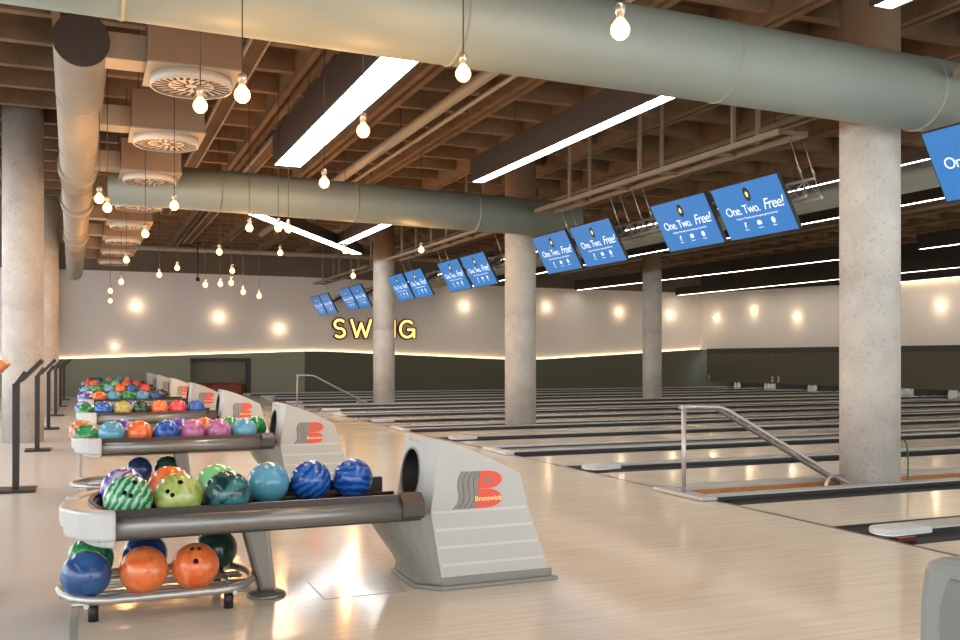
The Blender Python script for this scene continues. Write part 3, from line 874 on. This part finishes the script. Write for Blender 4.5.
linlight((2.45, -5), (2.45, 4.6), .34, .30, 'added wide fill light panel overhead, behind the huge duct and out of frame', M['panel_fill'])  # unseen lamp added to brighten the near floor
linlight((-3.0, -5), (-3.0, 4.6), .34, .30, 'added fill light panel left of the camera, out of frame', M['panel_fill'])  # unseen lamp added to lift the floor on the left
linlight((-3.0, 8), (-3.0, 20), .34, .30, 'added fill light panel beyond the left columns, out of frame', M['panel'])  # another added fill lamp, kept out of view
linlight((8.9, 2), (8.9, 30.2), .07, .10, 'thin light line nearest behind the hanging screens', M['tube_light'], z=3.45)
linlight((12.5, 2), (12.5, 31), .10, .28, 'second light line behind the screens, in dark housing', M['tube_light'])
linlight((17.9, 18.1), (16.9, 31.2), .12, .35, 'long thin light line ending behind the thick right column', M['tube_light'])
linlight((17.9, 2), (17.9, 16.4), .12, .35, 'thin light line starting right of the thick column', M['tube_light'])
linlight((22.3, 2), (21.35, 31.2), .12, .30, 'farthest light line along the end wall above the pins', M['tube_light'], z=3.62)

# ------------------------------------------------------------------ pendants
def pendant(px, py, z, label, size=.047, first=None):
    Z = (z-H)*946/(358-py); X = (px-480)*Z/946
    x = .923*X + .3847*Z; y = -.3845*X + .9231*Z
    t = thing('pendant_bulb', label, 'pendant lamp', (x, y, z), 'bare bulbs hanging from the ceiling')
    return t, x, y
bulbm = MB(); bulbm.lathe([(.0, -.046), (.020, -.042), (.036, -.029), (.045, -.011), (.046, .006), (.040, .025), (.028, .040), (.019, .052), (.016, .065)], 20)
bulb_me = bulbm.mesh('bulb', M['bulb'])
sk = MB(); sk.lathe([(.019, .055), (.020, .075), (.024, .078), (.024, .115), (.012, .125), (.0, .125)], 16); sock_me = sk.mesh('socket', M['socket'])
def add(name, me, parent):
    o = bpy.data.objects.new(name, me); C.objects.link(o); o.parent = parent; return o
PEND = [ # px, py, z
 (620, 30, 2.72, 'largest bare glowing bulb hanging in front of the huge duct'),
 (463, 74, 2.85, 'bare bulb hanging at the lower edge of the huge duct, top centre'),
 (242, 95, 2.68, 'bare bulb on a long cord right of the nearest swirl outlet'),
 (200, 106, 2.80, 'bare bulb hanging just under the nearest swirl outlet'),
 (363, 131, 2.75, 'bare bulb hanging in front of the wide white light panel'),
 (324, 183, 2.75, 'bare bulb near the left end of the wide light panel'),
 (99, 199, 2.75, 'left one of the two bulbs right of the tan spiral duct'),
 (107, 208, 2.75, 'right one of the two bulbs right of the tan spiral duct'),
 (174, 206, 2.78, 'bare bulb hanging before the middle duct below the third outlet'),
 (145, 234, 2.75, 'bare bulb under the fourth swirl outlet'),
 (249, 228, 2.80, 'bare bulb below the middle duct, left of the diagonal light'),
 (278, 228, 2.80, 'left one of two bulbs before the diagonal light'),
 (288, 229, 2.85, 'right one of two bulbs before the diagonal light'),
 (219, 252, 2.80, 'bare bulb left of centre over the far white wall top'),
 (280, 253, 2.95, 'bare bulb under the near end of the diagonal light'),
 (345, 251, 2.95, 'bare bulb at the far end of the diagonal light'),
 (421, 250, 2.90, 'bare bulb hanging right of the third column above the screens'),
 (353, 276, 2.75, 'bare bulb behind the far screens left of the third column'),
 (126, 260, 2.75, 'bare bulb below the row of outlets, above the far white wall'),
 (177, 268, 2.85, 'bare bulb before the far wall below the brown bulkhead'),
 (159, 275, 2.70, 'bare bulb left of the black ceiling rod'),
 (121, 282, 2.60, 'bare bulb at the left before the far white wall'),
 (110, 291, 2.60, 'upper one of two small bulbs far left before the white wall'),
 (110, 301, 2.50, 'lowest small bulb far left before the white wall'),
 (205, 285, 2.60, 'bare bulb just right of the black ceiling rod'),
 (220, 284, 2.60, 'second bare bulb right of the black ceiling rod'),
 (231, 283, 2.60, 'third bare bulb right of the black ceiling rod'),
 (232, 271, 2.80, 'small higher bulb above the third one right of the rod'),
 (243, 292, 2.45, 'lower bare bulb before the white wall, second from the right there'),
 (259, 296, 2.40, 'lowest bare bulb before the far white wall, rightmost there'),
]
import collections
for px, py, z, lab in PEND:
    t, x, y = pendant(px, py, z, lab)
    if y > 31: print('PEND', px, py, x, y)
    add('bulb', bulb_me, t); add('socket', sock_me, t)
    c = MB(); c.cyl((0, 0, .12), (0, 0, CZ-z-.1), .004, n=6); c.build('cord', M['cord'], t)
    l = bpy.data.lights.new('bulb_light', 'POINT'); l.energy = 19; l.color = (1, .47, .16); l.shadow_soft_size = .05
    lo = bpy.data.objects.new('bulb_light', l); C.objects.link(lo); lo.parent = t; lo.location = (0, 0, -.12)

# wall bulbs
wb = MB(); wb.lathe([(.0, 0), (.035, 0), (.035, .02), (.02, .025), (.02, .05), (.0, .05)], 16); wb_me = wb.mesh('wall_socket', M['white_metal'])
wl = MB(); wl.lathe([(.02, .05), (.04, .07), (.047, .10), (.035, .135), (.0, .15)], 16); wl_me = wl.mesh('wall_bulb', M['wallbulb'])
def wallbulb(px, py, wall, lab):
    k = px-86
    if wall == 'far':
        F = Y1; L = k*.9231*F/(1024.8-.3847*k); Z = .3847*L+.9231*F; rot = (PI/2, 0, 0); loc = (L, F, H+(358-py)*Z/946); off = (0, -.24, 0)
    else:
        L = EX; Z = 1024.8*L/k; F = (Z-.3847*L)/.9231; rot = (0, -PI/2, 0); loc = (L, F, H+(358-py)*Z/946); off = (-.24, 0, 0)
    t = thing('wall_bulb', lab, 'wall lamp', loc, 'bulbs on the white walls'); t.rotation_euler = rot
    add('socket', wb_me, t); add('bulb', wl_me, t)
    l = bpy.data.lights.new('bulb_light', 'POINT'); l.energy = 3.8; l.color = (1, .72, .42); l.shadow_soft_size = .05
    lo = bpy.data.objects.new('bulb_light', l); C.objects.link(lo); lo.parent = t; lo.location = (0, 0, .24)
    if py == 346: l.energy = .6
for px, py, wall, lab in [
 (136, 306, 'far', 'wall bulb on the left of the far white wall, highest there'),
 (115, 346, 'far', 'small lone wall bulb just above the green panelling at left'),
 (219, 317, 'far', 'wall bulb in the middle of the left far wall'),
 (279, 329, 'far', 'wall bulb near the corner left of the glowing sign'),
 (464, 306, 'far', 'wall bulb between the third and the middle columns'),
 (546, 307, 'far', 'wall bulb just right of the middle column'),
 (619, 312, 'far', 'wall bulb left of the slim distant column'),
 (670, 315, 'far', 'wall bulb right of the slim distant column'),
 (717, 318, 'end', 'leftmost wall bulb on the end wall above the pins'),
 (754, 310, 'end', 'second wall bulb from the left on the end wall'),
 (797, 317, 'end', 'third wall bulb on the end wall, left of the thick column'),
 (941, 306, 'end', 'wall bulb on the end wall at the right edge')]:
    wallbulb(px, py, wall, lab)

# ------------------------------------------------------------------ screens
def screen():
    t = thing('monitor', '', 'monitor', (6.85, 8.5, 2.835), 'blue screens hanging over the lanes')
    R = Matrix(((0, -.47, -.883), (-1, 0, 0), (0, .883, -.47)))
    t.rotation_mode = 'QUATERNION'; t.rotation_quaternion = R.to_quaternion()
    g = MB(); g.box(-.58, .58, -.330, .330, -.04, 0); bz = g.build('bezel', M['black'], t, bevel=.004)
    g = MB(); g.box(-.568, .568, -.318, .318, -.001, .002); s = g.build('screen', M['screen'], t)
    textobj('One. Two.', .15, M['screen_text'], s, (-.17, .01, .003), (0, 0, 0), 'lettering', ext=.0005, spacing=.88)
    textobj('Free!', .18, M['screen_text'], s, (.345, .02, .003), (0, 0, 0), 'lettering', ext=.0005, shear=.3, spacing=.88)
    textobj('Sunday to Thursday, buy two games get the third free', .032, M['screen_text'], s, (.02, -.085, .003), (0, 0, 0), 'small_print', ext=.0005)
    g = MB()
    g.prism([(.085*math.cos(a)*.6, .18+.085*math.sin(a)) for a in [2*PI*q/20 for q in range(20)]], 'z', .002, .004)
    g.build('badge', M['black'], s)
    g = MB(); g.prism([(.035*math.cos(a)*.6, .18+.035*math.sin(a)) for a in [2*PI*q/5+PI/2 for q in range(5)]], 'z', .004, .0045); g.build('badge_mark', M['neon'], s)
    for q, xx in enumerate((-.22, .02, .25)):
        g = MB()
        if q == 0: g.prism([(xx-.01, -.20), (xx+.006, -.20), (xx+.012, -.15), (xx+.03, -.145), (xx+.005, -.13), (xx-.008, -.15)], 'z', .002, .0035)
        elif q == 1: g.box(xx-.035, xx+.035, -.19, -.145, .002, .0035); g.box(xx-.012, xx+.012, -.145, -.135, .002, .0035)
        else: g.prism([(xx+.03*math.cos(a), -.165+.037*math.sin(a)) for a in [2*PI*k_/12 for k_ in range(12)]], 'z', .002, .0035)
        g.build('icon', M['screen_text'], s)
        textobj(('Like us', 'Share it', 'Follow')[q], .026, M['screen_text'], s, (xx, -.225, .003), (0, 0, 0), 'small_print', ext=.0005)
    g = MB(); g.box(-.10, .10, -.10, .10, -.10, -.04); g.box(-.03, .03, -.03, .03, -.50, -.10); g.build('bracket', M['blackmetal'], t)
    return t
sc = screen()
TL = [(6.12, 4.82), (10.4, 9.13), (13.9, 12.6), (18.4, 17.1), (21.9, 20.6), (26.7, 25.45), (30.4, 29.15)]
pname = ['nearest', 'second', 'third', 'fourth', 'fifth', 'sixth', 'farthest']
sc.location = (6.85, 9.13-.58, 2.835)
for i, (a, c) in enumerate(TL):
    for j, F in enumerate((a, c)):
        lab = 'blue promotional screen, %s one of the %s hanging pair from the camera' % (('left', 'right')[j], pname[i])
        if i == 0 and j == 0: lab = 'blue promotional screen cut off by the right edge of the photo'
        if i == 0 and j == 1: continue
        if (i, j) == (1, 1): sc['label'] = lab; continue
        dup(sc, (6.85, F-.58, 2.835), lab)

# hanging frames above the screens and lattice trusses behind them
def frame(ya, yb, label, hangs):
    t = thing('hanging_frame', label, 'ceiling frame', (6.85, ya, 3.51), 'ladder frames above the screens')
    L = yb-ya
    for s in (-.17, .17):
        g = MB(); g.box(s-.025, s+.025, 0, L, 0, .06); g.build('side_rail', M['steel_brown'], t)
    n = int(L/1.0)
    for q in range(n+1):
        g = MB(); g.box(-.15, .15, L*q/n-.02 if q else 0, L*q/n+.02 if q < n else L, .01, .05); g.build('rung', M['steel_brown'], t)
    for q in range(3):
        for s in (-.17, .17):
            g = MB(); g.box(s-.02, s+.02, L*(q+.4)/3-.02, L*(q+.4)/3+.02, .05, CZ-3.51+.14); g.build('hanger', M['steel_brown'], t)
    t2 = thing('truss', label.replace('ladder frame', 'lattice truss under the frame'), 'truss', (7.20, ya+.2, 2.93), 'lattice trusses behind the screens')
    g = MB(); L2 = L-.4; P_ = [(0, 0), (.22, 0), (.11, .2)]
    for p in P_: g.cyl((p[0], 0, p[1]), (p[0], L2, p[1]), .018, n=8)
    g.build('chords', M['chrome'], t2)
    g = MB(); m = int(L2/.3)
    for q in range(m):
        y0 = L2*q/m; y1 = L2*(q+1)/m; ym = (y0+y1)/2
        for p in P_[:2]:
            g.cyl((p[0], y0, 0), (.11, ym, .2), .008, n=5); g.cyl((.11, ym, .2), (p[0], y1, 0), .008, n=5)
        g.cyl((0, y0, 0), (.22, y1, 0), .008, n=5)
    g.build('lattice', M['chrome'], t2)
    for q in hangs:
        for s in (.02, .2):
            z0 = .0; A_ = Vector((s, q-ya-.2, z0)); B_ = Vector((s-.24, q-ya-.2, .60)); g = MB(); g.cyl(A_, B_, .006, n=6); g.cyl(A_.lerp(B_, .40), A_.lerp(B_, .55), .016, .010, n=8); g.build('cable', M['screw'], t2)
frame(1.8, 5.75, 'grey ladder frame at the right edge above the cut off screen', (5.4,))
frame(7.9, 13.72, 'grey ladder frame above the large middle screens', (8.1, 11.3, 11.9, 13.4))
frame(15.9, 21.9, 'grey ladder frame above the screens beyond the middle column', (16.1, 19.2, 21.7))
frame(23.6, 29.8, 'farthest grey ladder frame above the smallest screens', (23.9, 26.5, 29.5))

# ------------------------------------------------------------------ sign on the far wall
def stroke(g, pts, w, y0, y1):
    for (a, c) in zip(pts, pts[1:]):
        a = Vector((a[0], a[1])); c = Vector((c[0], c[1])); d = (c-a).normalized(); n_ = Vector((-d.y, d.x))*w/2; e = d*w*.35
        a2 = a-e; c2 = c+e
        g.prism([(a2-n_)[:], (c2-n_)[:], (c2+n_)[:], (a2+n_)[:]], 'y', y0, y1)
def arcp(cx, cz, rx, rz, a0, a1, n=10):
    return [(cx+rx*math.cos(math.radians(a0+(a1-a0)*q/n)), cz+rz*math.sin(math.radians(a0+(a1-a0)*q/n))) for q in range(n+1)]
LET = {
 'S': [arcp(.27, .47, .17, .145, 40, 270, 10) + arcp(.27, .18, .17, .145, 90, -140, 10)],
 'W': [[(.06, .62), (.24, .05), (.40, .50), (.56, .05), (.74, .62)]],
 'I': [[(.08, .62), (.08, .04)]],
 'N': [[(.08, .04), (.08, .60), (.48, .06), (.48, .62)]],
 'G': [arcp(.31, .33, .25, .28, 50, 330, 16) + [(.56, .31), (.34, .31)], [(.56, .31), (.56, .05)]],
}
sg = thing('wall_sign', 'glowing yellow SWING letters mounted on the far white wall', 'sign', (7.66, Y1-.10, 1.85))
xo = 0
for ch, adv in (('S', .62), ('W', .86), ('I', .24), ('N', .64), ('G', .6)):
    g = MB()
    for p in LET[ch]: stroke(g, [(q[0]+xo, q[1]) for q in p], .17, 0, .10)
    c = g.build('letter', M['sign_dark'], sg)
    g = MB()
    for p in LET[ch]: stroke(g, [(q[0]+xo, q[1]) for q in p], .075, -.012, 0)
    g.build('neon_tube', M['neon'], c)
    xo += adv

# ------------------------------------------------------------------ ceiling services
def pipe(label, a, c, r, m, hang=True):
    t = thing('ceiling_pipe', label, 'pipe', a); a = Vector(a); d = Vector(c)-a
    g = MB(); g.cyl((0,0,0), d, r, n=14); g.build('pipe', m, t)
    for q in range(1, 5):
        p = d*q/5; g = MB(); g.cyl(p, (p.x, p.y, CZ-a.z-.1), .006, n=6); g.build('hanger', M['cord'], t)
pipe('thick tan pipe under the coffers right of the wide light panel', (4.05, 5, 4.28), (4.05, 24, 4.28), .075, M['duct_in'])
pipe('thin tan pipe under the ceiling beside the thick one', (4.4, 5, 4.32), (4.4, 24, 4.32), .03, M['duct_in'])
pipe('thin brown pipe across the ceiling above the far bulbs', (.9, 28.4, 4.3), (13, 28.4, 4.3), .07, M['duct_in'])
pipe('thin dark pipe running down the ceiling above the lanes', (12, 4, 4.2), (12, 30, 4.2), .04, M['steel_brown'])
pipe('second dark pipe above the lanes near the end wall', (15.6, 4, 4.2), (15.6, 30, 4.2), .05, M['steel_brown'])
def tray(x, y0, y1, z, label):
    t = thing('cable_tray', label, 'cable tray', (x, y0, z)); L = y1-y0
    for s in (-.09, .09):
        g = MB(); g.box(s-.012, s+.012, 0, L, 0, .05); g.build('side_rail', M['steel_brown'], t)
    g = MB(); g.box(-.08, .08, 0, L, .02, .03); g.build('tray_floor', M['ceiling'], t)
    for q in range(4):
        g = MB(); g.cyl((-.09, L*(q+.5)/4, .04), (-.09, L*(q+.5)/4, CZ-z-.15), .005, n=5); g.build('hanger', M['cord'], t)
tray(1.62, 6.8, 22, 4.36, 'ladder cable tray just right of the swirl outlets')
tray(2.55, 13.2, 27, 4.30, 'ladder cable tray beyond the wide light panel')
tray(8.3, 7.2, 28, 4.15, 'ladder cable tray over the hanging screens')
tray(14.0, 5.5, 29, 4.15, 'ladder cable tray high above the lanes')
b = MB(); b.cyl((0, 0, 0), (0, 0, .95), .018); b.cyl((0, 0, .93), (0, 0, .97), .10, n=20); b.lathe([(0, -.10), (.05, -.08), (.06, -.03), (.04, .02)], 16)
t = tag(b.build('ceiling_rod', M['blackmetal'], loc=(2.9, 27.6, 3.42)), 'black rod with small round end hanging before the far wall', 'ceiling rod')
b = MB(); b.cyl((0, 0, .95), (0, 0, CZ-3.42-.1), .012, n=8); b.build('rod_top', M['blackmetal'], t)

# grey console at the lower right corner
t = thing('console', 'grey moulded console corner cut off at the bottom right of the photo', 'console', (1.2, .55, 0))
b = MB(); b.prism([(-.05, 0), (.575, 0), (.556, .80), (.545, .868), (-.05, .868)], 'x', 0, .5); b.build('body', M['console'], t, bevel=.02)
b = MB(); b.prism([(-.03, .1), (.52, .1), (.505, .80), (.49, .845), (-.03, .845)], 'x', -.008, .004); b.build('inset_panel', M['console_in'], t, bevel=.004)

# flush access hatch in the approach beside the hood
t = thing('floor_hatch', 'square wooden hatch outline flush in the floor beside the nearest hood', 'floor hatch', (1.08, 4.55, 0))
b = MB(); b.box(0, .40, 0, .42, -.01, .0012); b.build('cover', M['approach'], t)
b = MB()
for x0, x1, y0, y1 in ((-.008, 0, -.008, .428), (.40, .408, -.008, .428), (-.008, .408, -.008, 0), (-.008, .408, .42, .428)): b.box(x0, x1, y0, y1, -.01, .0012)
b.build('frame', M['rail'], t)
